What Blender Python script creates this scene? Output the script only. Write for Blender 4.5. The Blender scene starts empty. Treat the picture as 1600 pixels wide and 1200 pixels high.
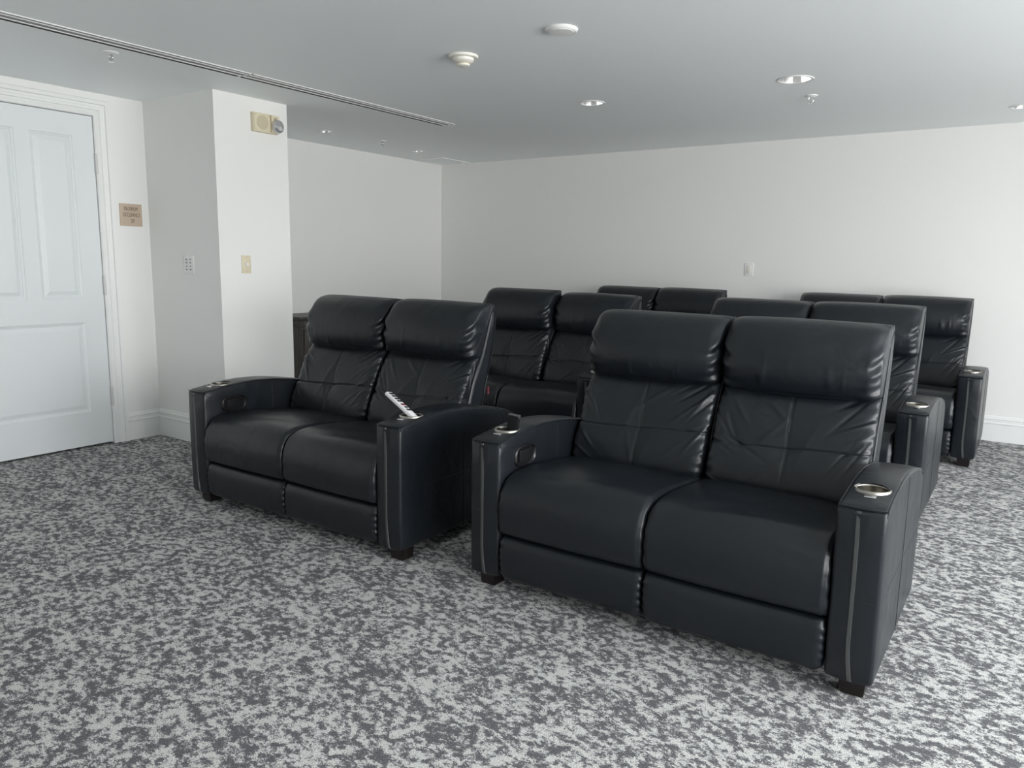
import bpy, bmesh, math, random
import numpy as np
from mathutils import Vector, Matrix
C = bpy.context.scene.collection
sc = bpy.context.scene

# ------------------------------------------------------------------ camera, sky, exposure
H = 1.3
cam = bpy.data.objects.new('camera', bpy.data.cameras.new('camera'))
C.objects.link(cam); sc.camera = cam
cam.data.sensor_width = 36; cam.data.lens = 1.1936738 * 36 / 1.6
r = Vector((0.82562078, 0.56400769, 0.01567324)); u = Vector((-0.10180843, 0.12159454, 0.98734483))
w = Vector((-0.55496429, 0.81676808, -0.15781172))
M = Matrix((r, u, -w)).transposed().to_4x4(); M.translation = (0, 0, H)
cam.matrix_world = M
cam.data.clip_start = 0.05

world = bpy.data.worlds.new('world'); sc.world = world; world.use_nodes = True
wn = world.node_tree; bgn = wn.nodes['Background']
tc = wn.nodes.new('ShaderNodeTexCoord'); sp = wn.nodes.new('ShaderNodeSeparateXYZ')
rmp = wn.nodes.new('ShaderNodeValToRGB')
mp = wn.nodes.new('ShaderNodeMapRange'); mp.inputs[1].default_value = -1; mp.inputs[2].default_value = 1
wn.links.new(tc.outputs['Generated'], sp.inputs[0]); wn.links.new(sp.outputs[2], mp.inputs[0])
wn.links.new(mp.outputs[0], rmp.inputs[0]); wn.links.new(rmp.outputs[0], bgn.inputs[0])
e = rmp.color_ramp.elements
e[0].position = 0.0; e[0].color = (0.62, 0.62, 0.61, 1)      # bright ground and terrace outside
e[1].position = 1.0; e[1].color = (0.86, 0.93, 1.0, 1)
k = rmp.color_ramp.elements.new(0.49); k.color = (0.85, 0.85, 0.84, 1)
k = rmp.color_ramp.elements.new(0.53); k.color = (0.99, 0.99, 1.0, 1)
bgn.inputs[1].default_value = 8.0

vs = sc.view_settings
vs.view_transform = 'Standard'; vs.look = 'None'; vs.gamma = 1; vs.use_curve_mapping = False
vs.exposure = 0.82
sc.display_settings.display_device = 'sRGB'
try:
    sc.cycles.max_bounces = 14; sc.cycles.diffuse_bounces = 10; sc.cycles.glossy_bounces = 6
    sc.cycles.sample_clamp_indirect = 8
except Exception: pass

# room numbers (metres, camera above the origin, +Y towards the back wall)
ZC = 2.355; YB = 6.825; XD = -5.253; XC = -4.453; XL = -5.64; YC = 3.116; YE = 3.70
XR = 2.8; YF = -3.6

# windows of the room: (axis, position, from, to, sill, head)
WR = [(-0.8, 0.8), (1.0, 2.6), (2.8, 3.95), (4.1, 5.05)]     # in the right wall
WF = []                                                          # none behind the camera
SILL, HEAD = 0.30, 2.28
def portal(name, loc, rot, sx, sy):
    l = bpy.data.lights.new(name, 'AREA'); l.shape = 'RECTANGLE'; l.size = sx; l.size_y = sy
    l.energy = 1
    l.cycles.is_portal = True
    o = bpy.data.objects.new(name, l); C.objects.link(o); o.location = loc; o.rotation_euler = rot
for a, b in WR:
    portal('daylight_portal', (XR + 0.1, (a + b) / 2, (SILL + HEAD) / 2), (0, math.radians(90), 0), HEAD - SILL, b - a)
for a, b in WF:
    portal('daylight_portal', ((a + b) / 2, YF - 0.1, (SILL + HEAD) / 2), (math.radians(90), 0, 0), b - a, HEAD - SILL)

# ------------------------------------------------------------------ materials
def mat(name, color, rough=0.5, metal=0.0, spec=0.5, bump=None, coat=0.0):
    m = bpy.data.materials.new(name); m.use_nodes = True
    n = m.node_tree.nodes; b = n['Principled BSDF']
    b.inputs['Base Color'].default_value = (*color, 1); b.inputs['Roughness'].default_value = rough
    b.inputs['Metallic'].default_value = metal; b.inputs['Specular IOR Level'].default_value = spec
    b.inputs['Coat Weight'].default_value = coat
    if bump:
        sc_, st, dist, det = bump
        t = n.new('ShaderNodeTexCoord'); ns = n.new('ShaderNodeTexNoise'); bp = n.new('ShaderNodeBump')
        ns.inputs['Scale'].default_value = sc_; ns.inputs['Detail'].default_value = det
        bp.inputs['Strength'].default_value = st; bp.inputs['Distance'].default_value = dist
        L = m.node_tree.links.new
        L(t.outputs['Object'], ns.inputs['Vector']); L(ns.outputs['Fac'], bp.inputs['Height']); L(bp.outputs[0], b.inputs['Normal'])
    return m

M_wall = mat('wall_paint', (0.80, 0.80, 0.785), 0.7, bump=(160, 0.15, 0.001, 3))
M_ceil = mat('ceiling_paint', (0.86, 0.895, 0.90), 0.55, bump=(60, 0.08, 0.001, 3))
M_trim = mat('trim_paint', (0.80, 0.81, 0.80), 0.38)
M_door = mat('door_paint', (0.74, 0.775, 0.785), 0.42)
M_dark = mat('dark_gap', (0.01, 0.01, 0.01), 0.8)
M_steel = mat('brushed_steel', (0.40, 0.385, 0.35), 0.36, 1.0, bump=(300, 0.1, 0.0005, 2))
M_steel_shaded = mat('brushed_steel_shaded', (0.33, 0.31, 0.27), 0.28, 1.0)  # darker copy of the steel: shade inside the cup put into the colour
M_alu = mat('reflector_aluminium', (0.82, 0.82, 0.82), 0.22, 1.0)
M_chrome = mat('chrome', (0.75, 0.75, 0.76), 0.12, 1.0)
M_white = mat('white_plastic', (0.80, 0.80, 0.79), 0.4)
M_offw = mat('offwhite_plastic', (0.78, 0.76, 0.70), 0.4)
M_cream = mat('cream_plastic', (0.68, 0.62, 0.46), 0.45)
M_creamd = mat('cream_grille', (0.56, 0.50, 0.36), 0.6)
M_tan = mat('sign_tan', (0.50, 0.40, 0.31), 0.5)
M_tand = mat('sign_brown', (0.20, 0.14, 0.10), 0.5)
M_foot = mat('dark_wood_foot', (0.008, 0.004, 0.004), 0.4)
M_black = mat('black_plastic', (0.008, 0.008, 0.009), 0.3)
M_blackm = mat('black_matt', (0.004, 0.004, 0.005), 0.7, 0.0, 0.2)
M_strip = mat('grey_leather_piping', (0.055, 0.058, 0.058), 0.42)
M_thread = mat('stitching_thread', (0.10, 0.10, 0.105), 0.5)
M_seam = mat('leather_seam', (0.006, 0.007, 0.008), 0.5)
M_red = mat('red_tag', (0.13, 0.015, 0.025), 0.6)
M_gap = mat('diffuser_grey', (0.25, 0.26, 0.27), 0.6)
M_greyp = mat('grey_plastic', (0.60, 0.60, 0.60), 0.35)
M_glassy = mat('clear_strobe_lens', (0.55, 0.55, 0.56), 0.08, 0.6)

def leather(name, col, rough):
    m = bpy.data.materials.new(name); m.use_nodes = True
    n = m.node_tree.nodes; L = m.node_tree.links.new; b = n['Principled BSDF']
    b.inputs['Base Color'].default_value = (*col, 1)
    b.inputs['Specular IOR Level'].default_value = 0.42
    t = n.new('ShaderNodeTexCoord')
    n1 = n.new('ShaderNodeTexNoise'); n1.inputs['Scale'].default_value = 6; n1.inputs['Detail'].default_value = 3
    n1.inputs['Distortion'].default_value = 0.6
    v = n.new('ShaderNodeTexVoronoi'); v.inputs['Scale'].default_value = 420; v.feature = 'DISTANCE_TO_EDGE'
    b1 = n.new('ShaderNodeBump'); b1.inputs['Strength'].default_value = 0.55; b1.inputs['Distance'].default_value = 0.012
    b2 = n.new('ShaderNodeBump'); b2.inputs['Strength'].default_value = 0.12; b2.inputs['Distance'].default_value = 0.0008
    L(t.outputs['Object'], n1.inputs['Vector']); L(t.outputs['Object'], v.inputs['Vector'])
    L(n1.outputs['Fac'], b1.inputs['Height']); L(v.outputs['Distance'], b2.inputs['Height'])
    L(b1.outputs[0], b2.inputs['Normal']); L(b2.outputs[0], b.inputs['Normal'])
    mr = n.new('ShaderNodeMapRange'); mr.inputs[3].default_value = rough - 0.05; mr.inputs[4].default_value = rough + 0.07
    L(n1.outputs['Fac'], mr.inputs[0]); L(mr.outputs[0], b.inputs['Roughness'])
    return m
M_lea = leather('black_leather', (0.0085, 0.0108, 0.0142), 0.34)

def carpet():
    m = bpy.data.materials.new('mottled_grey_carpet'); m.use_nodes = True
    n = m.node_tree.nodes; L = m.node_tree.links.new; b = n['Principled BSDF']
    b.inputs['Roughness'].default_value = 0.95; b.inputs['Specular IOR Level'].default_value = 0.1
    t = n.new('ShaderNodeTexCoord')
    def noise(scale, det, rough, dist=0.0, vec=None):
        a = n.new('ShaderNodeTexNoise'); a.inputs['Scale'].default_value = scale; a.inputs['Detail'].default_value = det
        a.inputs['Roughness'].default_value = rough; a.inputs['Distortion'].default_value = dist
        L(vec or t.outputs['Object'], a.inputs['Vector']); return a
    mpp = n.new('ShaderNodeMapping'); mpp.inputs['Scale'].default_value = (1.0, 1.25, 1.0); mpp.inputs['Rotation'].default_value = (0, 0, math.radians(20))
    L(t.outputs['Object'], mpp.inputs['Vector'])
    A = noise(28, 9, 0.80, 0.0, mpp.outputs[0]); B = noise(7.0, 2, 0.5, 0.0, mpp.outputs[0]); G = noise(230, 2, 0.6)
    def math_(op, x, y):
        k = n.new('ShaderNodeMath'); k.operation = op
        for i, q in enumerate((x, y)):
            if isinstance(q, (int, float)): k.inputs[i].default_value = q
            else: L(q, k.inputs[i])
        return k.outputs[0]
    s = math_('ADD', math_('MULTIPLY', A.outputs['Fac'], 1.0), math_('MULTIPLY', math_('SUBTRACT', B.outputs['Fac'], 0.5), 0.20))
    s = math_('ADD', s, math_('MULTIPLY', math_('SUBTRACT', G.outputs['Fac'], 0.5), 0.18))
    cr = n.new('ShaderNodeValToRGB'); L(s, cr.inputs[0])
    e = cr.color_ramp.elements
    e[0].position = 0.470; e[0].color = (0.135, 0.135, 0.144, 1)
    e[1].position = 0.532; e[1].color = (0.62, 0.62, 0.60, 1)
    k = cr.color_ramp.elements.new(0.496); k.color = (0.23, 0.23, 0.235, 1)
    mx = n.new('ShaderNodeMix'); mx.data_type = 'RGBA'; mx.blend_type = 'MULTIPLY'; mx.inputs[0].default_value = 1
    g2 = noise(300, 2, 0.6); gr = n.new('ShaderNodeMapRange'); gr.inputs[1].default_value = 0.3; gr.inputs[2].default_value = 0.7
    gr.inputs[3].default_value = 0.45; gr.inputs[4].default_value = 1.40
    L(g2.outputs['Fac'], gr.inputs[0]); cc = n.new('ShaderNodeCombineColor')
    for i in range(3): L(gr.outputs[0], cc.inputs[i])
    L(cr.outputs[0], mx.inputs[6]); L(cc.outputs[0], mx.inputs[7]); L(mx.outputs[2], b.inputs['Base Color'])
    bp = n.new('ShaderNodeBump'); bp.inputs['Strength'].default_value = 0.7; bp.inputs['Distance'].default_value = 0.006
    L(g2.outputs['Fac'], bp.inputs['Height']); L(bp.outputs[0], b.inputs['Normal'])
    return m
M_carpet = carpet()

def darkwood():
    m = mat('dark_grey_wood', (0.05, 0.045, 0.04), 0.45)
    n = m.node_tree.nodes; L = m.node_tree.links.new; b = n['Principled BSDF']
    t = n.new('ShaderNodeTexCoord'); mp_ = n.new('ShaderNodeMapping'); mp_.inputs['Scale'].default_value = (30, 30, 1.5)
    ns = n.new('ShaderNodeTexNoise'); ns.inputs['Scale'].default_value = 2; ns.inputs['Detail'].default_value = 5
    cr = n.new('ShaderNodeValToRGB'); cr.color_ramp.elements[0].position = 0.35; cr.color_ramp.elements[1].position = 0.7
    cr.color_ramp.elements[0].color = (0.030, 0.026, 0.023, 1); cr.color_ramp.elements[1].color = (0.095, 0.088, 0.08, 1)
    L(t.outputs['Object'], mp_.inputs[0]); L(mp_.outputs[0], ns.inputs['Vector']); L(ns.outputs['Fac'], cr.inputs[0]); L(cr.outputs[0], b.inputs['Base Color'])
    return m
M_wood = darkwood()

# ------------------------------------------------------------------ helpers
def obj(name, data, m, parent=None, loc=None, smooth=None):
    """data: (verts, faces) or a bmesh; links ONE mesh object"""
    me = bpy.data.meshes.new(name)
    if isinstance(data, bmesh.types.BMesh):
        bmesh.ops.recalc_face_normals(data, faces=data.faces[:]); data.to_mesh(me); data.free()
    else:
        me.from_pydata([tuple(map(float, v)) for v in data[0]], [], data[1])
        b = bmesh.new(); b.from_mesh(me); bmesh.ops.recalc_face_normals(b, faces=b.faces[:]); b.to_mesh(me); b.free()
    me.materials.append(m)
    if smooth is not None:
        me.polygons.foreach_set('use_smooth', [True] * len(me.polygons))
        if smooth < 180: me.set_sharp_from_angle(angle=math.radians(smooth))
    o = bpy.data.objects.new(name, me); C.objects.link(o)
    if parent: o.parent = parent
    if loc: o.location = loc
    return o
def tag(o, label, cat, group=None, kind=None):
    if label: o['label'] = label
    if cat: o['category'] = cat
    if group: o['group'] = group
    if kind: o['kind'] = kind
    return o
def thing(name, label, cat, loc=(0, 0, 0), rot=(0, 0, 0), group=None):
    o = bpy.data.objects.new(name, None); C.objects.link(o); o.empty_display_size = 0.1
    o.location = loc; o.rotation_euler = rot; return tag(o, label, cat, group)
def struct(name, data, m, smooth=None):
    o = obj(name, data, m, smooth=smooth); o['kind'] = 'structure'; return o
def dup(o, parent=None):
    c = o.copy(); C.objects.link(c)
    if parent: c.parent = parent
    for ch in list(o.children): dup(ch, c)
    return c
def box(bm, x0, x1, y0, y1, z0, z1, bev=0.0, seg=2):
    vs_ = [bm.verts.new((x, y, z)) for x in (x0, x1) for y in (y0, y1) for z in (z0, z1)]
    fs = [bm.faces.new([vs_[i] for i in f]) for f in ((0, 1, 3, 2), (4, 6, 7, 5), (0, 4, 5, 1), (2, 3, 7, 6), (0, 2, 6, 4), (1, 5, 7, 3))]
    if bev > 0:
        ed = list({e for f in fs for e in f.edges})
        bmesh.ops.bevel(bm, geom=ed, offset=bev, segments=seg, affect='EDGES', profile=0.6)
    return bm
def nb(*a, **k): return box(bmesh.new(), *a, **k)
def lathe(prof, n=32, bm=None, ctr=(0, 0), axis='z', caps=True):
    """prof: list of (radius, height)"""
    bm = bm or bmesh.new(); rings = []
    for (rr, z) in prof:
        ring = []
        for i in range(n):
            a = 2 * math.pi * i / n
            p = (ctr[0] + rr * math.cos(a), ctr[1] + rr * math.sin(a), z)
            if axis == 'x': p = (p[2], p[0], p[1])
            ring.append(bm.verts.new(p))
        rings.append(ring)
    for a, b in zip(rings, rings[1:]):
        for i in range(n): bm.faces.new((a[i], a[(i + 1) % n], b[(i + 1) % n], b[i]))
    for ring in ((rings[0], rings[-1]) if caps else ()):
        try: bm.faces.new(ring)
        except ValueError: pass
    return bm
def tube(pts, rad, n=8, closed=False, bm=None):
    bm = bm or bmesh.new(); pts = [Vector(p) for p in pts]; rings = []; N = len(pts)
    prev = None
    for i, p in enumerate(pts):
        if closed: t = pts[(i + 1) % N] - pts[i - 1]
        else: t = pts[min(i + 1, N - 1)] - pts[max(i - 1, 0)]
        t.normalize()
        if prev is None:
            a = Vector((0, 0, 1)) if abs(t.z) < 0.9 else Vector((1, 0, 0)); nrm = t.cross(a).normalized()
        else:
            nrm = (prev - t * prev.dot(t)).normalized()
        prev = nrm; bi = t.cross(nrm)
        rr = rad[i] if hasattr(rad, '__len__') else rad
        rings.append([bm.verts.new(p + (nrm * math.cos(2 * math.pi * k / n) + bi * math.sin(2 * math.pi * k / n)) * rr) for k in range(n)])
    m_ = N if closed else N - 1
    for i in range(m_):
        a, b = rings[i], rings[(i + 1) % N]
        for k in range(n): bm.faces.new((a[k], a[(k + 1) % n], b[(k + 1) % n], b[k]))
    if not closed: bm.faces.new(rings[0]); bm.faces.new(rings[-1])
    return bm
def boolean(o, cutters):
    """cuts the cutter meshes out of o and removes the cutters"""
    for c in cutters:
        md = o.modifiers.new('cut', 'BOOLEAN'); md.operation = 'DIFFERENCE'; md.solver = 'EXACT'; md.object = c
    bpy.context.view_layer.update()
    dg = bpy.context.evaluated_depsgraph_get()
    me = bpy.data.meshes.new_from_object(o.evaluated_get(dg)); o.modifiers.clear(); o.data = me
    for c in cutters: bpy.data.objects.remove(c, do_unlink=True)

def catmull(P, seg, closed=True):
    P = np.array(P, float); K = len(P); out = []
    rng = range(K) if closed else range(K - 1)
    for i in rng:
        p0, p1, p2, p3 = (P[(i - 1) % K], P[i], P[(i + 1) % K], P[(i + 2) % K]) if closed else \
            (P[max(i - 1, 0)], P[i], P[i + 1], P[min(i + 2, K - 1)])
        for t in np.arange(seg[i]) / seg[i]:
            out.append(0.5 * ((2 * p1) + (-p0 + p2) * t + (2 * p0 - 5 * p1 + 4 * p2 - p3) * t * t + (-p0 + 3 * p1 - 3 * p2 + p3) * t ** 3))
    if not closed: out.append(P[-1])
    return np.array(out)
def segs(P, n, closed=True):
    P = np.array(P, float); d = np.linalg.norm(np.roll(P, -1, 0) - P, axis=1)
    if not closed: d = d[:-1]
    return [max(1, int(round(n * x / d.sum()))) for x in d]
def loft(Pm, Pe, x0, x1, nx, npr, wf, disp=None, smoothp=True, dense=0.7, ret=False):
    """closed side profile (y,z) swept along x; Pm in the middle, Pe at both ends, blended by wf(|s|)"""
    sg = segs(Pm, npr)
    if smoothp: A = catmull(Pm, sg); B = catmull(Pe, sg)
    else: A = np.array(Pm, float); B = np.array(Pe, float)
    K = len(A)
    t = np.linspace(-1, 1, nx); s = (1 - dense) * t + dense * np.sin(np.pi / 2 * t)
    W = np.array([wf(abs(q)) for q in s])
    G = A[None] * (1 - W)[:, None, None] + B[None] * W[:, None, None]
    X = (x0 + x1) / 2 + s * (x1 - x0) / 2
    V = np.concatenate([np.repeat(X[:, None, None], K, 1), G], 2)
    du = np.gradient(V, axis=0); dv = np.roll(V, -1, 1) - np.roll(V, 1, 1)
    N = np.cross(du, dv); N /= np.maximum(np.linalg.norm(N, axis=2, keepdims=True), 1e-9)
    cen = V.mean(1, keepdims=True)
    if ((V - cen) * N).sum() < 0: N = -N
    if disp is not None:
        S2 = np.repeat(s[:, None], K, 1)
        V = V + N * disp(V, S2, np.arange(K) / K)[..., None]
    verts = V.reshape(-1, 3).tolist(); faces = []
    for i in range(nx - 1):
        for j in range(K):
            faces.append((i * K + j, i * K + (j + 1) % K, (i + 1) * K + (j + 1) % K, (i + 1) * K + j))
    for row in (0, nx - 1):                                   # end caps: shrinking rings
        c = V[row].mean(0); last = [row * K + j for j in range(K)]
        for f in (0.8, 0.45):
            base = len(verts); verts += [(c + (V[row, j] - c) * f).tolist() for j in range(K)]
            for j in range(K): faces.append((last[j], last[(j + 1) % K], base + (j + 1) % K, base + j))
            last = [base + j for j in range(K)]
        verts.append(c.tolist()); ci = len(verts) - 1
        for j in range(K): faces.append((last[j], last[(j + 1) % K], ci))
    return ((verts, faces), V, N) if ret else (verts, faces)
def roundpoly(P, rads, n=5):
    """polygon with rounded corners (arc approximations)"""
    P = [Vector(p) for p in P]; out = []
    for i, p in enumerate(P):
        a, b = P[i - 1], P[(i + 1) % len(P)]; rr = rads[i] if hasattr(rads, '__len__') else rads
        if rr <= 0: out.append(tuple(p)); continue
        da, db = (a - p).normalized(), (b - p).normalized()
        for k in range(n + 1):
            t = k / n; q0 = p + da * rr; q1 = p + db * rr
            out.append(tuple((1 - t) ** 2 * q0 + 2 * t * (1 - t) * p + t * t * q1))
    return out
def inset(P, d):
    P = np.array(P, float); t = np.roll(P, -1, 0) - np.roll(P, 1, 0); t /= np.linalg.norm(t, axis=1, keepdims=True)
    n = np.stack([-t[:, 1], t[:, 0]], 1)
    area = 0.5 * np.sum(P[:, 0] * np.roll(P[:, 1], -1) - np.roll(P[:, 0], -1) * P[:, 1])
    return P + n * d * (1 if area > 0 else -1)
def edge_round(frac):
    """0 until the last frac of the half width, then a quarter circle to 1"""
    def f(s):
        q = (s - (1 - frac)) / frac
        return 0.0 if q <= 0 else 1 - math.sqrt(max(0.0, 1 - q * q))
    return f

def wallbox(x0, x1, y0, y1, z0=0.0, z1=ZC): return nb(x0, x1, y0, y1, z0, z1)

# ------------------------------------------------------------------ room shell
T = 0.12
floor = struct('floor', nb(XL - T, XR + T, YF - T, YB + T, -0.1, 0.0), M_carpet)
ceiling = struct('ceiling', nb(XL - T, XR + T, YF - T, YB + T, ZC, ZC + 0.2), M_ceil)
struct('wall_back', wallbox(XL - T, XR + T, YB, YB + T), M_wall)
DY0, DY1, DZ = 1.885, 2.757, 2.2                      # door leaf
bm = bmesh.new()
box(bm, XD - T, XD, YF, DY0 - 0.02, 0, ZC); box(bm, XD - T, XD, DY1 + 0.02, YC, 0, ZC); box(bm, XD - T, XD, DY0 - 0.02, DY1 + 0.02, DZ + 0.02, ZC)
box(bm, XD - T - 0.05, XD - T, DY0 - 0.1, DY1 + 0.1, 0, ZC)  # unseen panel behind the door, added to block sky light leaking round it
struct('wall_left', bm, M_wall)
struct('wall_column', wallbox(XL - T, XC, YC, YE), M_wall)
struct('wall_alcove', wallbox(XL - T, XL, YE, YB), M_wall)
def wall_with_windows(name, spans, horiz):
    bm = bmesh.new()
    def b(a0, a1, z0, z1):
        if horiz: box(bm, a0, a1, YF - T, YF, z0, z1)
        else: box(bm, XR, XR + T, a0, a1, z0, z1)
    lo, hi = (XL - T, XR + T) if horiz else (YF - T, YB)
    cur = lo
    for a, c in spans:
        b(cur, a, 0, ZC); b(a, c, 0, SILL); b(a, c, HEAD, ZC); cur = c
    b(cur, hi, 0, ZC)
    struct(name, bm, M_wall)
wall_with_windows('wall_right', WR, False)
wall_with_windows('wall_front', WF, True)
n_ = 0
for a, c in WR:
    n_ += 1; bm = bmesh.new(); x0, x1 = XR + 0.02, XR + 0.07
    box(bm, x0, x1, a, a + 0.05, SILL, HEAD); box(bm, x0, x1, c - 0.05, c, SILL, HEAD)
    box(bm, x0, x1, a + 0.05, c - 0.05, SILL, SILL + 0.05); box(bm, x0, x1, a + 0.05, c - 0.05, HEAD - 0.05, HEAD)
    box(bm, x0, x1, (a + c) / 2 - 0.02, (a + c) / 2 + 0.02, SILL + 0.05, HEAD - 0.05)
    struct('window_%d' % n_, bm, M_trim)
for a, c in WF:
    n_ += 1; bm = bmesh.new(); y0, y1 = YF - 0.07, YF - 0.02
    box(bm, a, a + 0.05, y0, y1, SILL, HEAD); box(bm, c - 0.05, c, y0, y1, SILL, HEAD)
    box(bm, a + 0.05, c - 0.05, y0, y1, SILL, SILL + 0.05); box(bm, a + 0.05, c - 0.05, y0, y1, HEAD - 0.05, HEAD)
    box(bm, (a + c) / 2 - 0.02, (a + c) / 2 + 0.02, y0, y1, SILL + 0.05, HEAD - 0.05)
    struct('window_%d' % n_, bm, M_trim)

def sweep_poly(path, prof, closedprof=True):
    """path: list of (point, outward2d-miter) in plan; prof: list of (out, up)"""
    bm = bmesh.new(); rings = []
    for p, mit in path:
        rings.append([bm.verts.new((p[0] + mit[0] * o_, p[1] + mit[1] * o_, z)) for o_, z in prof])
    for a, b in zip(rings, rings[1:]):
        K = len(prof)
        for i in range(K): bm.faces.new((a[i], a[(i + 1) % K], b[(i + 1) % K], b[i]))
    bm.faces.new(rings[0]); bm.faces.new(rings[-1]); return bm
BB = [(0, 0.0), (0.018, 0.0), (0.018, 0.132), (0.0225, 0.137), (0.0225, 0.143), (0.014, 0.149), (0.014, 0.166), (0.018, 0.170), (0.017, 0.176), (0.010, 0.180), (0.008, 0.190), (0.004, 0.196), (0, 0.196)]
struct('baseboard_back', sweep_poly([((XL, YB), (0, -1)), ((XR, YB), (0, -1))], BB), M_trim, 30)
struct('baseboard_left', sweep_poly([((XD, 2.868), (1, 0)), ((XD, YC), (1, -1)), ((XC, YC), (1, -1)), ((XC, YE), (1, 1)), ((XL, YE), (1, 1)), ((XL, 4.43), (1, 0))], BB), M_trim, 30)
struct('baseboard_alcove', sweep_poly([((XL, 5.74), (1, 0)), ((XL, YB - 0.03), (1, 0))], BB), M_trim, 30)
struct('baseboard_right', sweep_poly([((XR, YB - 0.03), (-1, 0)), ((XR, YF), (-1, 0))], BB), M_trim, 30)

# ---- door casing: profile mitred around the opening
def casing():
    bm = bmesh.new()
    # (distance outwards from the opening edge, projection from the wall)
    pf = [(0, -0.04), (0, 0.010), (0.006, 0.016), (0.022, 0.016), (0.026, 0.011), (0.036, 0.011), (0.042, 0.017), (0.056, 0.020), (0.060, 0.015), (0.074, 0.017), (0.078, 0.026), (0.100, 0.028), (0.105, 0.020), (0.105, 0)]
    a, b, zt = DY0 - 0.004, DY1 + 0.004, DZ + 0.004
    rings = []
    for (y, z, my, mz) in ((a, 0, -1, 0), (a, zt, -1, 1), (b, zt, 1, 1), (b, 0, 1, 0)):
        rings.append([bm.verts.new((XD + pr, y + my * d, z + mz * d)) for d, pr in pf])
    K = len(pf)
    for A, B in zip(rings, rings[1:]):
        for i in range(K): bm.faces.new((A[i], A[(i + 1) % K], B[(i + 1) % K], B[i]))
    bm.faces.new(rings[0]); bm.faces.new(rings[-1]); return bm
struct('trim_1', casing(), M_trim, 30)
# ---- door leaf with raised and fielded panels
def door_mesh():
    xf = XD + 0.004; bm = bmesh.new()
    ys = [DY0, 2.02, 2.275, 2.365, 2.622, DY1]; zs = [0.014, 0.245, 0.855, 1.014, 2.062, DZ]
    holes = [(2.02, 2.275, 1.014, 2.062), (2.365, 2.622, 1.014, 2.062), (2.02, 2.622, 0.245, 0.855)]
    def inhole(y, z): return any(a < y < b and c < z < d for a, b, c, d in holes)
    for i in range(5):
        for j in range(5):
            if inhole((ys[i] + ys[i + 1]) / 2, (zs[j] + zs[j + 1]) / 2): continue
            q = [bm.verts.new((xf, y, z)) for y, z in ((ys[i], zs[j]), (ys[i + 1], zs[j]), (ys[i + 1], zs[j + 1]), (ys[i], zs[j + 1]))]
            bm.faces.new(q)
    for a, b, c, d in holes:
        prev = None
        for off, dx in ((0, 0), (0.004, -0.004), (0.014, -0.008), (0.018, -0.012), (0.024, -0.012), (0.046, -0.004), (0.050, -0.003)):
            ring = [bm.verts.new((xf + dx, y, z)) for y, z in ((a + off, c + off), (b - off, c + off), (b - off, d - off), (a + off, d - off))]
            if prev:
                for k in range(4): bm.faces.new((prev[k], prev[(k + 1) % 4], ring[(k + 1) % 4], ring[k]))
            prev = ring
        bm.faces.new(prev)
    bmesh.ops.remove_doubles(bm, verts=bm.verts, dist=1e-5)
    x0 = xf - 0.04                                            # edges and back of the leaf
    f = [(xf, DY0, 0.014), (xf, DY1, 0.014), (xf, DY1, DZ), (xf, DY0, DZ)]
    F = [bm.verts.new(p) for p in f]; B = [bm.verts.new((x0, p[1], p[2])) for p in f]
    for k in range(4): bm.faces.new((F[k], F[(k + 1) % 4], B[(k + 1) % 4], B[k]))
    bm.faces.new(B)
    return bm
door = struct('door_1', door_mesh(), M_door)
for z in (0.335, 1.10, 1.90):
    bm = lathe([(0.0001, -0.068), (0.009, -0.066), (0.009, 0.066), (0.0001, 0.068)], 12, ctr=(XD + 0.014, DY1 + 0.006))
    for v in bm.verts: v.co.z += z
    box(bm, XD + 0.0045, XD + 0.009, DY1 - 0.004, DY1 + 0.012, z - 0.064, z + 0.064)
    h = obj('hinge', bm, M_greyp, door, smooth=40)
h_ = obj('door_handle', tube([(XD + 0.0, DY0 + 0.07, 1.0), (XD + 0.055, DY0 + 0.07, 1.0), (XD + 0.06, DY0 + 0.09, 1.0), (XD + 0.06, DY0 + 0.18, 1.0)], 0.009, 10), M_steel, door, smooth=60)

# ------------------------------------------------------------------ the loveseat
HW = 0.7525                                                  # half width
SI = HW - 0.14                                               # inner side of the arms
rng = np.random.RandomState(5)
WAVES = [(rng.uniform(60, 150), rng.uniform(0, 6.28), rng.uniform(0.4, 1.0)) for _ in range(7)]
def gathers(V, S):
    """pleats running inwards from the end seams"""
    q = V[..., 2] * 0.95 - V[..., 1] * 0.55
    g = sum(a * np.sin(f * q * 1.0 + ph + 5 * (1 - abs(S)) * math.sin(ph)) for f, ph, a in WAVES) / 3.2
    reach = np.clip((np.abs(S) - 0.70) / 0.24, 0, 1) ** 1.6
    fade = np.clip((1.002 - np.abs(S)) / 0.03, 0.15, 1)
    return g * reach * fade
def groove(d, wdt): return np.exp(-(d / wdt) ** 2)

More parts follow.
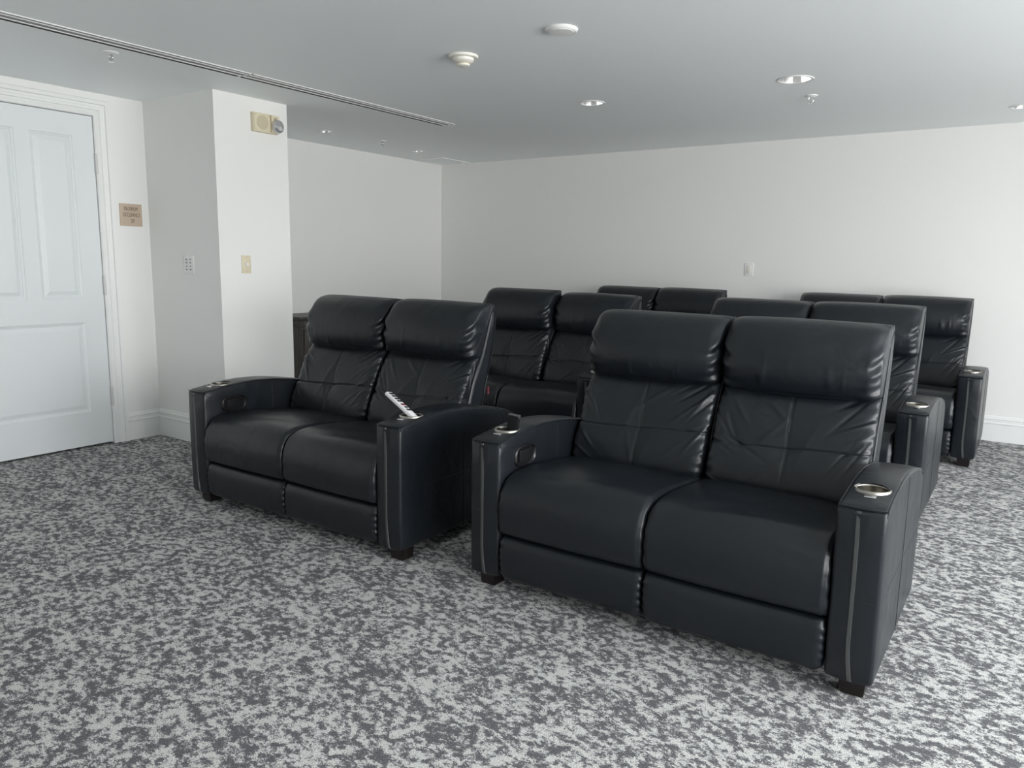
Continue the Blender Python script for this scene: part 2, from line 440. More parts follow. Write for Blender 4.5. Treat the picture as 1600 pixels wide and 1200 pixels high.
def make_arm(side, parent):
    x0, x1 = (-HW, -SI) if side < 0 else (SI, HW)
    P = [(0.0, 0.062), (0.0, 0.608), (0.05, 0.614), (0.14, 0.625), (0.24, 0.635), (0.36, 0.635), (0.48, 0.625), (0.60, 0.607), (0.72, 0.582), (0.81, 0.556), (0.868, 0.50), (0.87, 0.30), (0.86, 0.10), (0.835, 0.062)]
    Pc = catmull(P[1:12], segs(P[1:12], 46, False), False)
    Pd = [tuple(p) for p in ([(0.02, 0.062), (0.006, 0.065), (0.0, 0.075)] + [(-0.002, 0.2), (-0.003, 0.35), (-0.002, 0.5), (0.0, 0.590), (0.004, 0.603)])]
    Pd += [tuple(p) for p in Pc[1:]] + [(0.864, 0.2), (0.86, 0.09), (0.84, 0.066), (0.80, 0.062), (0.4, 0.062), (0.2, 0.062)]
    Pe = inset(Pd, 0.012)
    def dsp(V, S, K):
        d = 0.004 * (1 - S ** 2) * (V[..., 2] > 0.55)                       # crowned top
        d = d + 0.008 * (1 - S ** 2) * np.clip((0.06 - V[..., 1]) / 0.06, 0, 1) * (V[..., 2] < 0.6)   # bowed front
        return d
    o = obj('arm', loft(Pd, Pe, x0, x1, 26, 0, edge_round(0.17), dsp, smoothp=False, dense=0.5), M_lea, parent, smooth=50)
    cx = (x0 + x1) / 2
    cy = 0.150
    cut = obj('cutter', lathe([(0.046, 0.545), (0.046, 0.70)], 40, ctr=(cx, cy)), M_lea)
    boolean(o, [cut])
    o.data.polygons.foreach_set('use_smooth', [True] * len(o.data.polygons)); o.data.set_sharp_from_angle(angle=math.radians(40))
    obj('cup_inside_shaded', lathe([(0.0001, 0.5485), (0.040, 0.5485), (0.0435, 0.553), (0.0442, 0.6275), (0.0447, 0.6275), (0.0447, 0.548), (0.0001, 0.548)], 44, ctr=(cx, cy)), M_steel_shaded, o, smooth=50)  # inner bowl of the cup, split off to carry the painted shade
    cup = lathe([(0.0446, 0.610), (0.0446, 0.628), (0.047, 0.6315), (0.051, 0.6325), (0.0535, 0.630), (0.0540, 0.622), (0.0455, 0.620), (0.0446, 0.610)], 44, ctr=(cx, cy), caps=False)
    obj('cup_holder', cup, M_steel, o, smooth=50)
    b = nb(-0.017, 0.017, -0.010, 0.010, 0, 0.006, bev=0.0025)
    for v in b.verts: v.co += Vector((cx + 0.006, 0.078, 0.6195))
    obj('control_button', b, M_chrome, o, smooth=40)
    # grey stripe down the front, drifting outwards at the foot
    vs_, fs = [], []
    N = 40
    for i in range(N + 1):
        z = 0.599 - (0.599 - 0.066) * i / N; t = i / N
        xs = x0 + 0.062 + 0.003 * math.sin(t * 3) + (0.014 * max(0, (t - 0.72) / 0.28) ** 2)
        S = (xs - cx) / 0.07; bow = 0.008 * (1 - S * S)
        y = -0.0022 - bow - 0.001 * math.sin(math.pi * t) + (0.005 * max(0, (t - 0.985) / 0.015)) + 0.001 * max(0, (0.03 - t) / 0.03)
        for dx, dy in ((-0.0065, 0.002), (-0.005, -0.0015), (0.005, -0.0015), (0.0065, 0.002)): vs_.append((xs + dx, y + dy, z))
    for i in range(N):
        for k in range(3): fs.append((i * 4 + k, i * 4 + k + 1, i * 4 + k + 5, i * 4 + k + 4))
        fs.append((i * 4 + 3, i * 4, i * 4 + 4, i * 4 + 7))
    obj('front_stripe', (vs_, fs), M_strip, o, smooth=60)
    # raised piping along both upper edges and round the front edge
    top = [p for p in Pd[6:] if p[1] > 0.52 and p[0] < 0.85]
    for sx in (x0 + 0.0035, x1 - 0.0035):
        obj('piping', tube([(sx, p[0] + 0.004, p[1] - 0.003) for p in top], 0.0032, 6), M_lea, o, smooth=60)
    bw = lambda x: 0.008 * (1 - ((x - cx) / 0.07) ** 2)
    bm = tube([(x, 0.0035 - bw(x), 0.6055) for x in np.linspace(x0 + 0.004, x1 - 0.004, 14)], 0.0032, 6)
    obj('piping', bm, M_lea, o, smooth=60)
    # sewn seams: upright on both side faces, short level one on the front and back round the outer side
    bm = bmesh.new()
    for sx in (x0 - 0.0002, x1 + 0.0002):
        tube([(sx, 0.43 + 0.004 * math.sin(6 * z), z) for z in np.linspace(0.07, 0.612, 16)], 0.0014, 5, bm=bm)
    xo = x0 if side < 0 else x1
    sgn = 1 if side < 0 else -1
    tube([(xo, y, 0.325) for y in np.linspace(0.012, 0.86, 24)], 0.0008, 5, bm=bm)
    a, b_ = (x0 + 0.072, x1 - 0.012) if side > 0 else (x0 + 0.012, x0 + 0.055)
    tube([(x, -0.0035 - bw(x), 0.325) for x in np.linspace(a, b_, 8)], 0.0014, 5, bm=bm)
    obj('seam', bm, M_seam, o, smooth=60)
    # recliner paddle in an oval dish on the side that faces the seat
    fx = x1 if side < 0 else x0; d = 1 if side < 0 else -1
    def sup(ry, rz, nn=36, p=3.0):
        return [(0.175 + ry * math.copysign(abs(math.cos(t)) ** (2 / p), math.cos(t)), 0.528 + rz * math.copysign(abs(math.sin(t)) ** (2 / p), math.sin(t))) for t in np.linspace(0, 2 * math.pi, nn, endpoint=False)]
    bm = bmesh.new(); rings = []
    for rr, xx in ((1.0, 0.0005), (0.98, 0.006), (0.90, 0.009), (0.84, 0.006), (0.80, 0.001), (0.10, 0.0008)):
        rings.append([bm.verts.new((fx + d * xx, y, z)) for y, z in sup(0.078 * rr, 0.044 * rr)])
    for A, B in zip(rings, rings[1:]):
        for k in range(36): bm.faces.new((A[k], A[(k + 1) % 36], B[(k + 1) % 36], B[k]))
    bm.faces.new(rings[-1])
    hd = obj('recliner_handle', bm, M_black, o, smooth=50)
    bm = bmesh.new()
    D_ = [(0.128, 0.503), (0.128, 0.553), (0.212, 0.557), (0.222, 0.545), (0.222, 0.528), (0.198, 0.528), (0.190, 0.512), (0.176, 0.503)]
    pr = roundpoly(D_, 0.006, 3)
    rr = [[bm.verts.new((fx + d * xx, 0.175 + (y - 0.175) * k, 0.529 + (z - 0.529) * k)) for y, z in pr] for xx, k in ((0.0015, 1.0), (0.0065, 1.0), (0.0085, 0.94))]
    for A, B in zip(rr, rr[1:]):
        for k in range(len(pr)): bm.faces.new((A[k], A[(k + 1) % len(pr)], B[(k + 1) % len(pr)], B[k]))
    bm.faces.new(rr[-1]); bm.faces.new(rr[0])
    obj('paddle', bm, M_blackm, o, smooth=40)
    return o

def make_seat(xa, xb, parent):
    P = [(0.02, 0.243), (-0.006, 0.248), (-0.020, 0.270), (-0.027, 0.320), (-0.026, 0.370), (-0.014, 0.420), (0.014, 0.462), (0.060, 0.487), (0.13, 0.495), (0.25, 0.492), (0.38, 0.478), (0.50, 0.462), (0.60, 0.452), (0.66, 0.42), (0.66, 0.25), (0.40, 0.235), (0.15, 0.235)]
    Q = [(0.03, 0.252), (0.012, 0.256), (0.000, 0.275), (-0.006, 0.320), (-0.004, 0.366), (0.008, 0.407), (0.032, 0.443), (0.074, 0.463), (0.14, 0.470), (0.25, 0.467), (0.38, 0.456), (0.50, 0.443), (0.59, 0.435), (0.65, 0.41), (0.65, 0.26), (0.40, 0.245), (0.15, 0.245)]
    def wf(s): return 0.22 * s ** 2 + 0.78 * edge_round(0.085)(s)
    cx = (xa + xb) / 2; hw = (xb - xa) / 2
    rg = np.random.RandomState(int(100 + cx * 50)); ph = rg.uniform(0, 6.28, 6)
    def dsp(V, S, K):
        x, y, z = V[..., 0] - cx, V[..., 1], V[..., 2]
        d = 0.003 * np.sin(9 * x + ph[0] + 3 * y) * (z > 0.3)
        d = d - 0.006 * np.exp(-((y - 0.12 - 0.25 * x) / 0.05) ** 2) * np.exp(-((x + 0.08) / 0.2) ** 2) * (z > 0.44)
        # small puckers along the side seam of the front roll
        r_ = np.clip((np.abs(S) - 0.86) / 0.12, 0, 1) * np.clip((0.10 - y) / 0.1, 0, 1)
        d = d + 0.0016 * r_ * np.sin(120 * z + ph[1])
        d = d - 0.0020 * groove(np.abs(S) - 0.962, 0.010) * (y < 0.5)
        return d
    data, V, N = loft(P, Q, xa, xb, 64, 110, wf, dsp, ret=True)
    o = obj('seat_cushion', data, M_lea, parent, smooth=180)
    return o

def make_footrest(xa, xb, parent, outer):
    P = [(0.02, 0.060), (0.002, 0.066), (-0.008, 0.085), (-0.014, 0.13), (-0.014, 0.18), (-0.008, 0.215), (0.004, 0.232), (0.03, 0.238), (0.10, 0.238), (0.10, 0.06)]
    Q = [(0.03, 0.078), (0.016, 0.084), (0.008, 0.10), (0.005, 0.13), (0.005, 0.18), (0.008, 0.208), (0.014, 0.222), (0.035, 0.228), (0.10, 0.228), (0.10, 0.078)]
    def wf(s): return 0.12 * s ** 2 + 0.88 * edge_round(0.10)(s)
    rg = np.random.RandomState(int(300 + xa * 50)); ph = rg.uniform(0, 6.28, 4)
    def dsp(V, S, K):
        r_ = np.clip((np.abs(S) - 0.90) / 0.09, 0, 1) * (V[..., 1] < 0.03)
        return 0.0022 * r_ * np.sin(210 * V[..., 2] + ph[0]) + 0.0015 * np.sin(8 * V[..., 0] + ph[1])
    return obj('footrest', loft(P, Q, xa, xb, 50, 80, wf, dsp), M_lea, parent, smooth=180)

PIV = Vector((0, 0.66, 0.36))
def make_backrest(xa, xb, parent, tagged):
    sub = lambda pts: [(p[0] - PIV.y, p[1] - PIV.z) for p in pts]
    hw = (xb - xa) / 2; cx = (xa + xb) / 2
    # padded shell behind the cushions
    S_ = [(0.590, 0.40), (0.640, 0.55), (0.702, 0.72), (0.770, 0.84), (0.822, 0.98), (0.845, 1.045), (0.868, 1.058), (0.882, 1.03), (0.878, 0.94), (0.845, 0.80), (0.775, 0.577), (0.735, 0.42), (0.71, 0.10), (0.63, 0.10), (0.60, 0.25)]
    Se = inset(catmull(sub(S_), segs(S_, 90)), 0.012); Sm = catmull(sub(S_), segs(S_, 90))
    sh = obj('backrest', loft(Sm, Se, -hw, hw, 24, 0, edge_round(0.06), None, smoothp=False), M_lea, parent, loc=(cx, PIV.y, PIV.z), smooth=60)
    # cushion in four padded fields
    P = [(0.545, 0.435), (0.528, 0.46), (0.545, 0.53), (0.578, 0.60), (0.615, 0.67), (0.655, 0.74), (0.690, 0.795), (0.735, 0.825), (0.775, 0.80), (0.73, 0.66), (0.68, 0.52), (0.62, 0.43)]
    Q = [(0.575, 0.435), (0.565, 0.46), (0.580, 0.53), (0.610, 0.60), (0.643, 0.67), (0.680, 0.74), (0.712, 0.790), (0.745, 0.815), (0.775, 0.80), (0.735, 0.66), (0.685, 0.52), (0.63, 0.43)]
    def wf(s): return 0.15 * s ** 2 + 0.85 * edge_round(0.16)(s)
    zs = 0.612
    rg = np.random.RandomState(int(900 + cx * 77)); 
    folds = []
    for sd in (-1, 1):
        for k in range(9):
            folds.append((sd * rg.uniform(0.16, 0.28), rg.uniform(0.45, 0.80), sd * rg.uniform(0.3, 1.1), rg.uniform(0.03, 0.09), rg.uniform(0.004, 0.009), rg.uniform(0.0015, 0.0042) * rg.choice([1, -1, 1])))
    for k in range(5):
        folds.append((rg.uniform(-0.1, 0.1), rg.uniform(0.50, 0.76), rg.uniform(0.4, 1.3) * rg.choice([1, -1]), rg.uniform(0.04, 0.10), rg.uniform(0.008, 0.014), rg.uniform(0.001, 0.0025)))
    def dsp(V, S, K):
        x, y, z = V[..., 0], V[..., 1] + PIV.y, V[..., 2] + PIV.z
        front = (y < 0.545 + (z - 0.43) * 0.60)
        d = 0.006 * np.abs(np.sin(np.pi * np.clip((z - 0.43) / 0.182, 0, 2.2))) * np.abs(np.cos(np.pi * np.clip(x / hw, -1, 1) / 2 + np.pi / 2)) ** 0.6
        zc = zs + 0.010 * np.sin(6 * x)
        d = d - 0.0055 * groove(z - zc, 0.0045) - 0.0045 * groove(x - 0.004 * np.sin(14 * z), 0.0045)
        d = d - 0.010 * np.exp(-((z - zs) ** 2 + x ** 2) / 0.0022)
        for fx, fz, an, ln, wd, am in folds:
            a, b = math.cos(an), math.sin(an)
            p = (x - fx) * a + (z - fz) * b; q = -(x - fx) * b + (z - fz) * a
            d = d + 1.5 * am * np.exp(-(p / ln) ** 2) * np.exp(-(q / wd) ** 2)
        r_ = np.clip((np.abs(S) - 0.86) / 0.10, 0, 1)
        d = d + 0.0014 * r_ * np.sin(170 * z + 3)
        return d * front
    data, V, N = loft(sub(P), sub(Q), -hw + 0.008, hw - 0.008, 130, 230, wf, dsp, ret=True)
    cu = obj('back_cushion', data, M_lea, sh, smooth=180)
    # thread in the two seams
    bm = bmesh.new(); nx, K = V.shape[:2]; fr = [j for j in range(K) if V[nx // 2, j, 1] + PIV.y < 0.55 + (V[nx // 2, j, 2] + PIV.z - 0.43) * 0.58 and 0.45 < V[nx // 2, j, 2] + PIV.z < 0.80]
    off = 0.0006
    path = []
    for j in sorted(fr, key=lambda j: V[nx // 2, j, 2]):
        i = int(np.argmin(np.abs(V[:, j, 0] - 0.004 * math.sin(14 * (V[nx // 2, j, 2] + PIV.z)))))
        p = V[i, j] + N[i, j] * off; path.append(tuple(p + np.array([0.003, 0, 0])))
    tube(path, 0.0009, 5, bm=bm)
    obj('stitching', bm, M_thread, sh, smooth=60)
    # head pillow with gathered ends and pulled-out upper corners
    A = [(0.745, 0.800), (0.700, 0.797), (0.664, 0.818), (0.643, 0.865), (0.640, 0.920), (0.655, 0.980), (0.688, 1.035), (0.735, 1.075), (0.790, 1.092), (0.845, 1.092), (0.878, 1.070), (0.875, 0.98), (0.845, 0.88), (0.80, 0.80)]
    B = [(0.765, 0.822), (0.745, 0.826), (0.730, 0.842), (0.722, 0.875), (0.722, 0.920), (0.730, 0.970), (0.748, 1.015), (0.776, 1.054), (0.812, 1.073), (0.850, 1.082), (0.874, 1.076), (0.868, 0.98), (0.842, 0.89), (0.80, 0.82)]
    def wf2(s): return 0.30 * s ** 2 + 0.70 * edge_round(0.17)(s)
    rg2 = np.random.RandomState(int(500 + cx * 91)); f2 = [(rg2.uniform(-0.2, 0.2), rg2.uniform(0.82, 0.92), rg2.uniform(0.03, 0.07), rg2.uniform(0.006, 0.012), rg2.uniform(0.001, 0.003)) for _ in range(8)]
    def dsp2(V, S, K):
        x, y, z = V[..., 0], V[..., 1] + PIV.y, V[..., 2] + PIV.z
        front = np.clip((0.86 - y) / 0.05, 0, 1)
        d = 0.0056 * gathers(V, S) * front
        for fx, fz, ln, wd, am in f2:
            d = d + am * np.exp(-((z - fz) / ln) ** 2) * np.exp(-((x - fx) / wd) ** 2) * (y < 0.75)
        d = d + 0.003 * np.sin(7 * x + cx * 9) * front
        d = d - 0.004 * groove(z - 0.812, 0.004) * (y < 0.76)
        d = d - 0.004 * groove(y - 0.855, 0.005) * (z > 1.0)
        return d
    data = loft(sub(A), sub(B), -hw + 0.002, hw - 0.002, 130, 190, wf2, dsp2)
    obj('head_pillow', data, M_lea, sh, smooth=180)
    # piping that edges both sides of the shell
    edge = catmull(sub(S_[1:12]), segs(S_[1:12], 50, False), False)
    for sx in (-hw + 0.004, hw - 0.004):
        obj('piping', tube([(sx, p[0], p[1]) for p in edge], 0.0034, 6), M_lea, sh, smooth=60)
    return sh

def make_loveseat():
    t = thing('loveseat', 'x', 'sofa', group='black leather theatre loveseats')
    make_arm(-1, t); make_arm(1, t)
    for xa, xb, tg in ((-SI + 0.002, -0.0015, False), (0.0015, SI - 0.002, True)):
        make_seat(xa, xb, t); make_footrest(xa + 0.003, xb - 0.003, t, xa < -0.1); make_backrest(xa + 0.004, xb - 0.004, t, tg)
    obj('base', nb(-SI, SI, 0.09, 0.80, 0.065, 0.24), M_blackm, t)
    for x in (-HW + 0.062, HW - 0.062):
        for y in (0.033 + 0.04, 0.76):
            bm = nb(x - 0.04, x + 0.04, y - 0.04, y + 0.04, 0.0, 0.072)
            for v in bm.verts:
                if v.co.z < 0.01: v.co.x = x + (v.co.x - x) * 0.86; v.co.y = y + (v.co.y - y) * 0.86
            bmesh.ops.bevel(bm, geom=bm.edges[:], offset=0.003, segments=2, affect='EDGES')
            obj('foot', bm, M_foot, t, smooth=40)
    return t
proto = make_loveseat()
spots = [   # centre x, front y, tilt of left back, tilt of right back, label
    (-1.0375, 2.353, 0, 0, 'black leather loveseat closest to the camera, dark remote standing in its left cup holder'),
    (-2.894, 2.325, 0, 0, 'black leather loveseat nearest the white door, light grey remote leaning from its cup holder'),
    (-2.905, 4.095, 4.0, -2.5, 'black leather loveseat in the middle row, directly behind the one nearest the door'),
    (-1.1175, 4.095, 0, 0, 'black leather loveseat in the middle row, directly behind the one closest to the camera'),
    (-2.845, 5.75, 0, 0, 'black leather loveseat against the back wall, left one, only its two head pillows showing'),
    (-0.982, 5.75, 0, 0, 'black leather loveseat against the back wall, right one, its right arm by the baseboard'),
]
for i, (x, y, ta, tb, lab) in enumerate(spots):
    o = proto if i == 0 else dup(proto)
    o.location = (x, y, 0); o['label'] = lab
    if i == 1:
        bk = max([c for c in o.children if c.name.startswith('backrest')], key=lambda c: c.location.x)
        ct = obj('care_tag', nb(HW - 0.14 - 0.309, HW - 0.14 - 0.3055, 0.150, 0.163, 0.265, 0.305), M_red, bk); ct['label'] = 'small red fabric tag'
    if ta or tb:
        bk = [c for c in o.children if c.name.startswith('backrest')]
        bk.sort(key=lambda c: c.location.x)
        bk[0].rotation_euler.x = math.radians(ta); bk[1].rotation_euler.x = math.radians(tb)

# ------------------------------------------------------------------ remotes in the cup holders
def remote(loc, direction, upn, L_, W_, T_, body, face, label, edge=None):
    d = Vector(direction).normalized(); n = Vector(upn); n = (n - d * n.dot(d)).normalized(); s = d.cross(n)
    Mx = Matrix((s, d, n)).transposed().to_4x4(); Mx.translation = loc
    root = thing('remote_control', label, 'remote control', group='remotes in the cup holders'); root.matrix_world = Mx
    obj('casing', nb(-W_ / 2, W_ / 2, 0, L_, 0, T_, bev=T_ * 0.35, seg=3), body, root, smooth=40)
    obj('face_plate', nb(-W_ / 2 + 0.003, W_ / 2 - 0.003, 0.004, L_ - 0.004, T_ * 0.9, T_ + 0.001, bev=0.0008), face, root, smooth=40)
    return root
rA = remote((-2.894 + HW - 0.07 + 0.038, 2.325 + 0.146, 0.597), (-0.177, -0.006, 0.110), (0.55, 0.25, 0.78), 0.208, 0.046, 0.017, M_greyp, M_white,
       'light grey remote control leaning left out of the cup holder')
rows = [(0.190, 3, M_black), (0.172, 3, M_black), (0.154, 3, M_black), (0.136, 3, M_black), (0.112, 3, M_red), (0.092, 2, M_black), (0.074, 3, M_black)]
for (yy, cnt, mt) in rows:
    for k in range(cnt):
        x = (k - (cnt - 1) / 2) * 0.013
        obj('button', nb(x - 0.0042, x + 0.0042, yy - 0.0055, yy + 0.0055, 0.0178, 0.0205, bev=0.001), mt, rA)
rB = remote((-1.0375 - HW + 0.07 + 0.012, 2.353 + 0.160, 0.552), (0.10, 0.06, 0.98), (0.25, -1, 0.1), 0.140, 0.048, 0.020, M_blackm, M_blackm,
       'dark remote control standing upright in the cup holder, closest to the camera')
obj('end_cap', nb(-0.0245, 0.0245, 0.128, 0.141, -0.0005, 0.0205, bev=0.003), M_strip, rB, smooth=40)['label'] = 'grey end cap'

# ------------------------------------------------------------------ wooden cabinet in the alcove
cx0, cx1, cy0, cy1 = XL + 0.002, -5.24, 4.45, 5.72
cab = thing('cabinet', 'dark grey wooden cabinet in the alcove behind the column', 'cabinet', ((cx0 + cx1) / 2, (cy0 + cy1) / 2, 0))
off = Vector(((cx0 + cx1) / 2, (cy0 + cy1) / 2, 0))
def cpart(name, bm, m, parent, **k):
    for v in bm.verts: v.co -= off
    return obj(name, bm, m, parent, **k)
bm = nb(cx0, cx1 - 0.02, cy0, cy1, 0.0, 0.73)
cpart('body', bm, M_wood, cab)
pf = [(0.0, 0.700), (0.008, 0.700), (0.010, 0.712), (0.020, 0.720), (0.020, 0.728), (0.012, 0.732), (0.012, 0.760), (0.026, 0.776), (0.032, 0.782), (0.032, 0.800), (0.0, 0.800)]
bm = sweep_poly([((cx0, cy0), (0, -1)), ((cx1 - 0.02, cy0), (1, -1)), ((cx1 - 0.02, cy1), (1, 1)), ((cx0, cy1), (0, 1))], [(o_ + 0.0, z) for o_, z in pf])
box(bm, cx0, cx1 - 0.021, cy0 + 0.001, cy1 - 0.001, 0.73, 0.7995)
cpart('worktop', bm, M_wood, cab)
nd = 3; wdt = (cy1 - cy0) / nd
for k in range(nd):
    a = cy0 + k * wdt + 0.03; b = cy0 + (k + 1) * wdt - 0.01
    bm = bmesh.new(); xf = cx1 - 0.02
    box(bm, xf, xf + 0.018, a, a + 0.06, 0.1, 0.69); box(bm, xf, xf + 0.018, b - 0.06, b, 0.1, 0.69)
    box(bm, xf, xf + 0.018, a + 0.06, b - 0.06, 0.1, 0.16); box(bm, xf, xf + 0.018, a + 0.06, b - 0.06, 0.63, 0.69)
    box(bm, xf, xf + 0.008, a + 0.06, b - 0.06, 0.16, 0.63)
    dd = cpart('door', bm, M_wood, cab)
    cpart('knob', lathe([(0.004, xf + 0.018), (0.004, xf + 0.03), (0.012, xf + 0.036), (0.010, xf + 0.045), (0.0001, xf + 0.047)], 14, ctr=(b - 0.03, 0.45), axis='x'), M_steel, dd, smooth=50)

# ------------------------------------------------------------------ ceiling fittings
cutters = []
def cutcyl(x, y, rad, dep=0.12):
    cutters.append(obj('cutter', lathe([(rad, ZC - 0.02), (rad, ZC + dep)], 40, ctr=(x, y)), M_ceil))
def downlight(x, y, rad, label):
    t = thing('downlight', label, 'ceiling light', (x, y, ZC), group='recessed downlights')
    cutcyl(x, y, rad * 0.93)
    obj('trim_ring', lathe([(rad * 0.90, 0.002), (rad * 0.90, -0.003), (rad * 0.95, -0.005), (rad * 1.05, -0.004), (rad * 1.08, 0.0), (rad * 1.05, 0.0005), (rad * 0.92, 0.0005), (rad * 0.90, 0.002)], 48, caps=False), M_white, t, smooth=40)
    obj('reflector', lathe([(rad * 0.90, -0.001), (rad * 0.88, 0.02), (rad * 0.80, 0.06), (rad * 0.62, 0.095), (rad * 0.60, 0.10), (0.0001, 0.10)], 48, caps=False), M_alu, t, smooth=50)
    obj('lamp', lathe([(0.0001, 0.065), (rad * 0.35, 0.068), (rad * 0.42, 0.08), (rad * 0.40, 0.098), (0.0001, 0.099)], 32), M_offw, t, smooth=50)
    return t
downlight(-2.579, 4.692, 0.082, 'recessed round silver downlight in mid ceiling, between smoke detector and back wall')
downlight(-1.262, 4.690, 0.095, 'recessed round downlight with silver reflector next to a chrome sprinkler head')
downlight(-0.190, 6.173, 0.082, 'recessed round downlight cut off by the right edge near the back wall')
downlight(-5.062, 4.602, 0.060, 'small shaded recessed downlight in the ceiling just right of the column')
downlight(-5.132, 5.853, 0.060, 'small shaded recessed downlight near the corner beside the ceiling access panel')
def lin(xa, xb, ya, yb, label):
    t = thing('linear_diffuser', label, 'air vent', ((xa + xb) / 2, (ya + yb) / 2, ZC), group='linear air diffusers')
    hx, hy = (xb - xa) / 2, (yb - ya) / 2
    bm = bmesh.new()
    for x in (-hx, -hx * 0.42, hx * 0.35, hx - 0.010):
        box(bm, x, x + 0.010, -hy, hy, -0.004, 0.006)
    box(bm, -hx, hx, -hy, -hy + 0.004, -0.004, 0.006); box(bm, -hx, hx, hy - 0.004, hy, -0.004, 0.006)
    obj('frame', bm, M_white, t)
    bm = bmesh.new(); box(bm, -hx + 0.005, hx - 0.005, -hy + 0.005, hy - 0.005, -0.0010, 0.0)
    obj('slot_plate', bm, M_gap, t)
    bm = bmesh.new(); box(bm, -hx + 0.010, -hx * 0.42, -hy + 0.01, hy - 0.01, -0.003, -0.0012)
    obj('dark_slot', bm, M_dark, t)
lin(-4.030, -3.885, 0.2, 2.989, 'nearer length of the white slotted linear air diffuser along the ceiling, above the sprinkler')
lin(-4.030, -3.885, 2.99, 4.87, 'farther length of the white slotted linear air diffuser, ending near the smoke detector')
t = thing('smoke_detector', 'off-white round smoke detector with a stepped dome on the ceiling', 'smoke detector', (-2.590, 3.312, ZC))
obj('base', lathe([(0.0001, 0), (0.078, 0), (0.078, -0.006), (0.074, -0.012), (0.056, -0.014), (0.0001, -0.014)], 48), M_offw, t, smooth=35)
obj('sensor_dome', lathe([(0.056, -0.014), (0.054, -0.026), (0.046, -0.034), (0.036, -0.037), (0.0001, -0.037)], 48), M_offw, t, smooth=35)
obj('vent_band', lathe([(0.034, -0.037), (0.034, -0.043), (0.0001, -0.043)], 40), M_creamd, t, smooth=35)
obj('cap', lathe([(0.036, -0.043), (0.034, -0.050), (0.024, -0.054), (0.0001, -0.055)], 40), M_offw, t, smooth=35)
t = thing('ceiling_speaker', 'plain white round disc fixture on the ceiling near the top edge', 'ceiling fixture', (-1.916, 3.176, ZC))
obj('rim', lathe([(0.0001, 0), (0.074, 0), (0.076, -0.004), (0.072, -0.012), (0.066, -0.015), (0.062, -0.013), (0.0001, -0.013)], 48), M_white, t, smooth=50)
obj('cover', lathe([(0.061, -0.012), (0.058, -0.017), (0.03, -0.019), (0.0001, -0.0195)], 48), M_white, t, smooth=50)
def sprinkler(x, y, label):
    t = thing('sprinkler_head', label, 'sprinkler', (x, y, ZC), group='ceiling sprinklers')
    obj('escutcheon', lathe([(0.0001, 0), (0.040, 0), (0.039, -0.004), (0.026, -0.009), (0.014, -0.010), (0.0001, -0.010)], 32), M_white, t, smooth=40)
    bm = tube([(-0.010, 0, -0.008), (-0.016, 0, -0.020), (-0.014, 0, -0.034), (0, 0, -0.046)], 0.0032, 8)
    tube([(0.010, 0, -0.008), (0.016, 0, -0.020), (0.014, 0, -0.034), (0, 0, -0.046)], 0.0032, 8, bm=bm)
    obj('yoke', bm, M_chrome, t, smooth=50)
    obj('bulb', lathe([(0.0001, -0.010), (0.004, -0.012), (0.003, -0.030), (0.0055, -0.044), (0.0001, -0.046)], 12), M_chrome, t, smooth=50)
    bm = lathe([(0.0001, -0.046), (0.014, -0.046), (0.014, -0.048), (0.0001, -0.048)], 20)
    obj('deflector', bm, M_chrome, t, smooth=40)
sprinkler(-4.150, 2.303, 'small sprinkler head on the ceiling above the door')
sprinkler(-1.288, 5.170, 'chrome sprinkler head beside the larger downlight')
sprinkler(-4.988, 5.208, 'small sprinkler head between the two shaded downlights past the column')
t = thing('access_panel', 'thin square access panel in the ceiling at the back left corner', 'ceiling panel', (-5.40, 6.56, ZC))
obj('panel', nb(-0.18, 0.18, -0.22, 0.22, -0.004, 0.0), M_ceil, t)
bm = bmesh.new()
for a in ((-0.19, -0.18, -0.23, 0.23), (0.18, 0.19, -0.23, 0.23), (-0.18, 0.18, -0.23, -0.22), (-0.18, 0.18, 0.22, 0.23)): box(bm, *a, -0.007, 0.0)
obj('frame', bm, M_white, t)
boolean(ceiling, cutters)

# ------------------------------------------------------------------ wall fittings
def text(s, size, m, parent, Mx, ext=0.0008, align='CENTER'):
    cu = bpy.data.curves.new('lettering', 'FONT'); cu.body = s; cu.size = size; cu.extrude = ext; cu.align_x = align; cu.align_y = 'CENTER'
    o = bpy.data.objects.new('lettering', cu); C.objects.link(o)
    bpy.context.view_layer.update()
    me = bpy.data.meshes.new_from_object(o.evaluated_get(bpy.context.evaluated_depsgraph_get()))
    bpy.data.objects.remove(o, do_unlink=True)
    me.transform(Mx); me.materials.clear(); me.materials.append(m)
    q = bpy.data.objects.new('lettering', me); C.objects.link(q); q.parent = parent; return q
def wallM(x, y, z, sx=1.0):      # text facing +X, reading towards +Y
    return Matrix(((0, 0, 1, x), (sx, 0, 0, y), (0, 1, 0, z), (0, 0, 0, 1)))
t = thing('occupancy_sign', 'square tan wall sign reading maximum occupancy 29 beside the door', 'sign', (XD, 2.984, 1.580))
obj('plate', nb(0.0, 0.006, -0.079, 0.079, -0.076, 0.076, bev=0.001), M_tan, t)
text('MAXIMUM', 0.038, M_tand, t, wallM(0.0066, 0.0, 0.040, 0.56))
text('OCCUPANCY', 0.038, M_tand, t, wallM(0.0066, 0.003, -0.001, 0.52))
text('29', 0.038, M_tand, t, wallM(0.0066, 0.008, -0.042, 0.7))

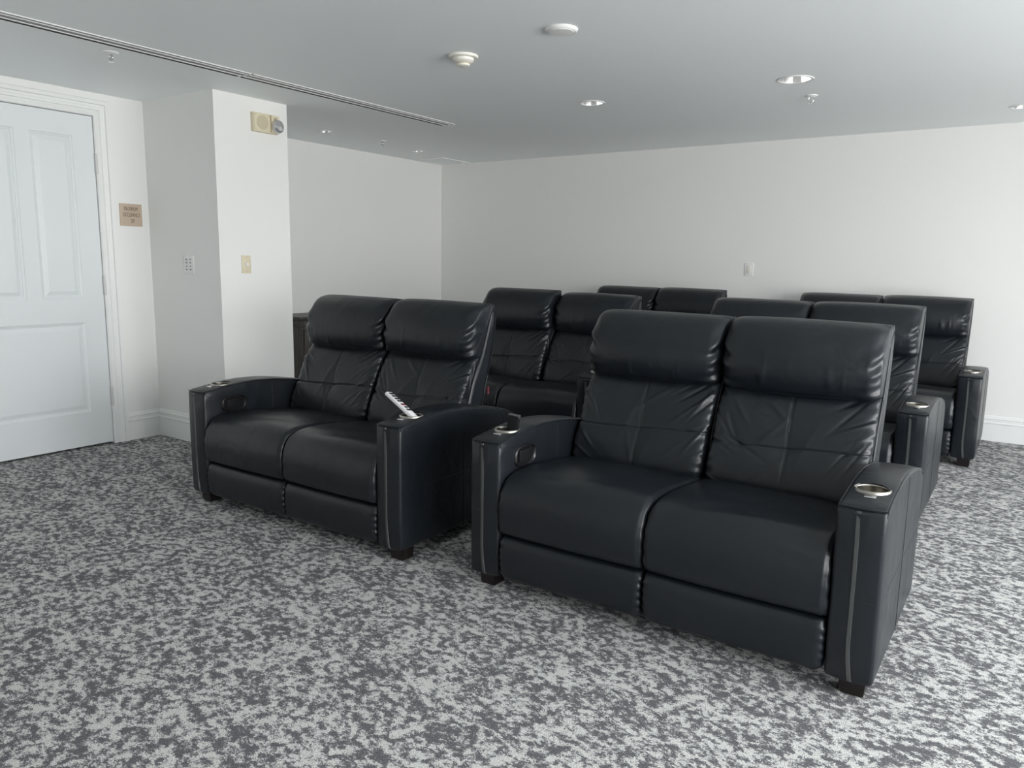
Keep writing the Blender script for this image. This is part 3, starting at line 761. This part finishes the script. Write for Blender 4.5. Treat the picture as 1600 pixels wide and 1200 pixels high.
t = thing('keypad_plate', 'white wall plate with two columns of small buttons on the grey side of the column', 'wall switch', (-4.794, YC, 1.248))
obj('plate', nb(-0.057, 0.057, -0.006, 0.0, -0.060, 0.060, bev=0.002), M_white, t, smooth=40)
for x in (-0.022, 0.022):
    for z in (0.034, 0.012, -0.012, -0.034):
        obj('button', nb(x - 0.006, x + 0.006, -0.0095, -0.005, z - 0.0045, z + 0.0045, bev=0.001), M_gap, t)
t = thing('dimmer_switch', 'cream wall plate with a round dimmer knob on the bright side of the column', 'wall switch', (XC, 3.317, 1.255))
obj('plate', nb(0, 0.006, -0.036, 0.036, -0.060, 0.060, bev=0.002), M_cream, t, smooth=40)
obj('knob', lathe([(0.0001, 0.005), (0.0145, 0.005), (0.013, 0.018), (0.011, 0.020), (0.0001, 0.0205)], 28, axis='x'), M_offw, t, smooth=40)
for z in (0.048, -0.048):
    bm = lathe([(0.0001, 0.006), (0.0035, 0.006), (0.003, 0.0075), (0.0001, 0.0075)], 12, ctr=(0, z), axis='x'); obj('screw', bm, M_creamd, t, smooth=40)
t = thing('wall_switch', 'white rectangular switch plate on the back wall above the head pillows', 'wall switch', (-2.121, YB, 1.267))
obj('plate', nb(-0.038, 0.038, -0.006, 0.0, -0.058, 0.058, bev=0.002), M_white, t, smooth=40)
obj('rocker', nb(-0.017, 0.017, -0.009, -0.005, -0.034, 0.034, bev=0.0015), M_offw, t, smooth=40)
obj('screw', nb(-0.003, 0.003, -0.0075, -0.005, -0.050, -0.044), M_greyp, t)

t = thing('fire_alarm_strobe', 'cream fire alarm speaker with a clear strobe lens high on the column', 'fire alarm', (XC, 3.500, 2.200))
obj('backbox', nb(0, 0.030, -0.103, 0.103, -0.062, 0.062, bev=0.004), M_cream, t, smooth=40)
obj('speaker_panel', nb(0.030, 0.036, -0.100, 0.030, -0.058, 0.058, bev=0.002), M_cream, t, smooth=40)
obj('grille', lathe([(0.0001, 0.0365), (0.042, 0.0365), (0.046, 0.0355), (0.046, 0.038), (0.040, 0.0395), (0.0001, 0.0395)], 40, ctr=(-0.034, 0), axis='x'), M_creamd, t, smooth=40)
for y in (-0.090, 0.022):
    for z in (-0.048, 0.048): obj('screw', lathe([(0.0001, 0.036), (0.004, 0.036), (0.003, 0.038), (0.0001, 0.038)], 10, ctr=(y, z), axis='x'), M_creamd, t)
obj('strobe_body', nb(0.030, 0.045, 0.034, 0.098, -0.056, 0.056, bev=0.003), M_cream, t, smooth=40)
text('FIRE', 0.017, M_tand, t, wallM(0.0454, 0.064, 0.036, 0.9))
lens = lathe([(0.042, 0.044), (0.046, 0.052), (0.042, 0.068), (0.028, 0.082), (0.0001, 0.088)], 24, ctr=(0.076, -0.014), axis='x')
lo = obj('strobe_lens', lens, M_glassy, t); 
obj('flash_tube', nb(0.046, 0.050, 0.05, 0.086, -0.040, -0.034), M_dark, t)
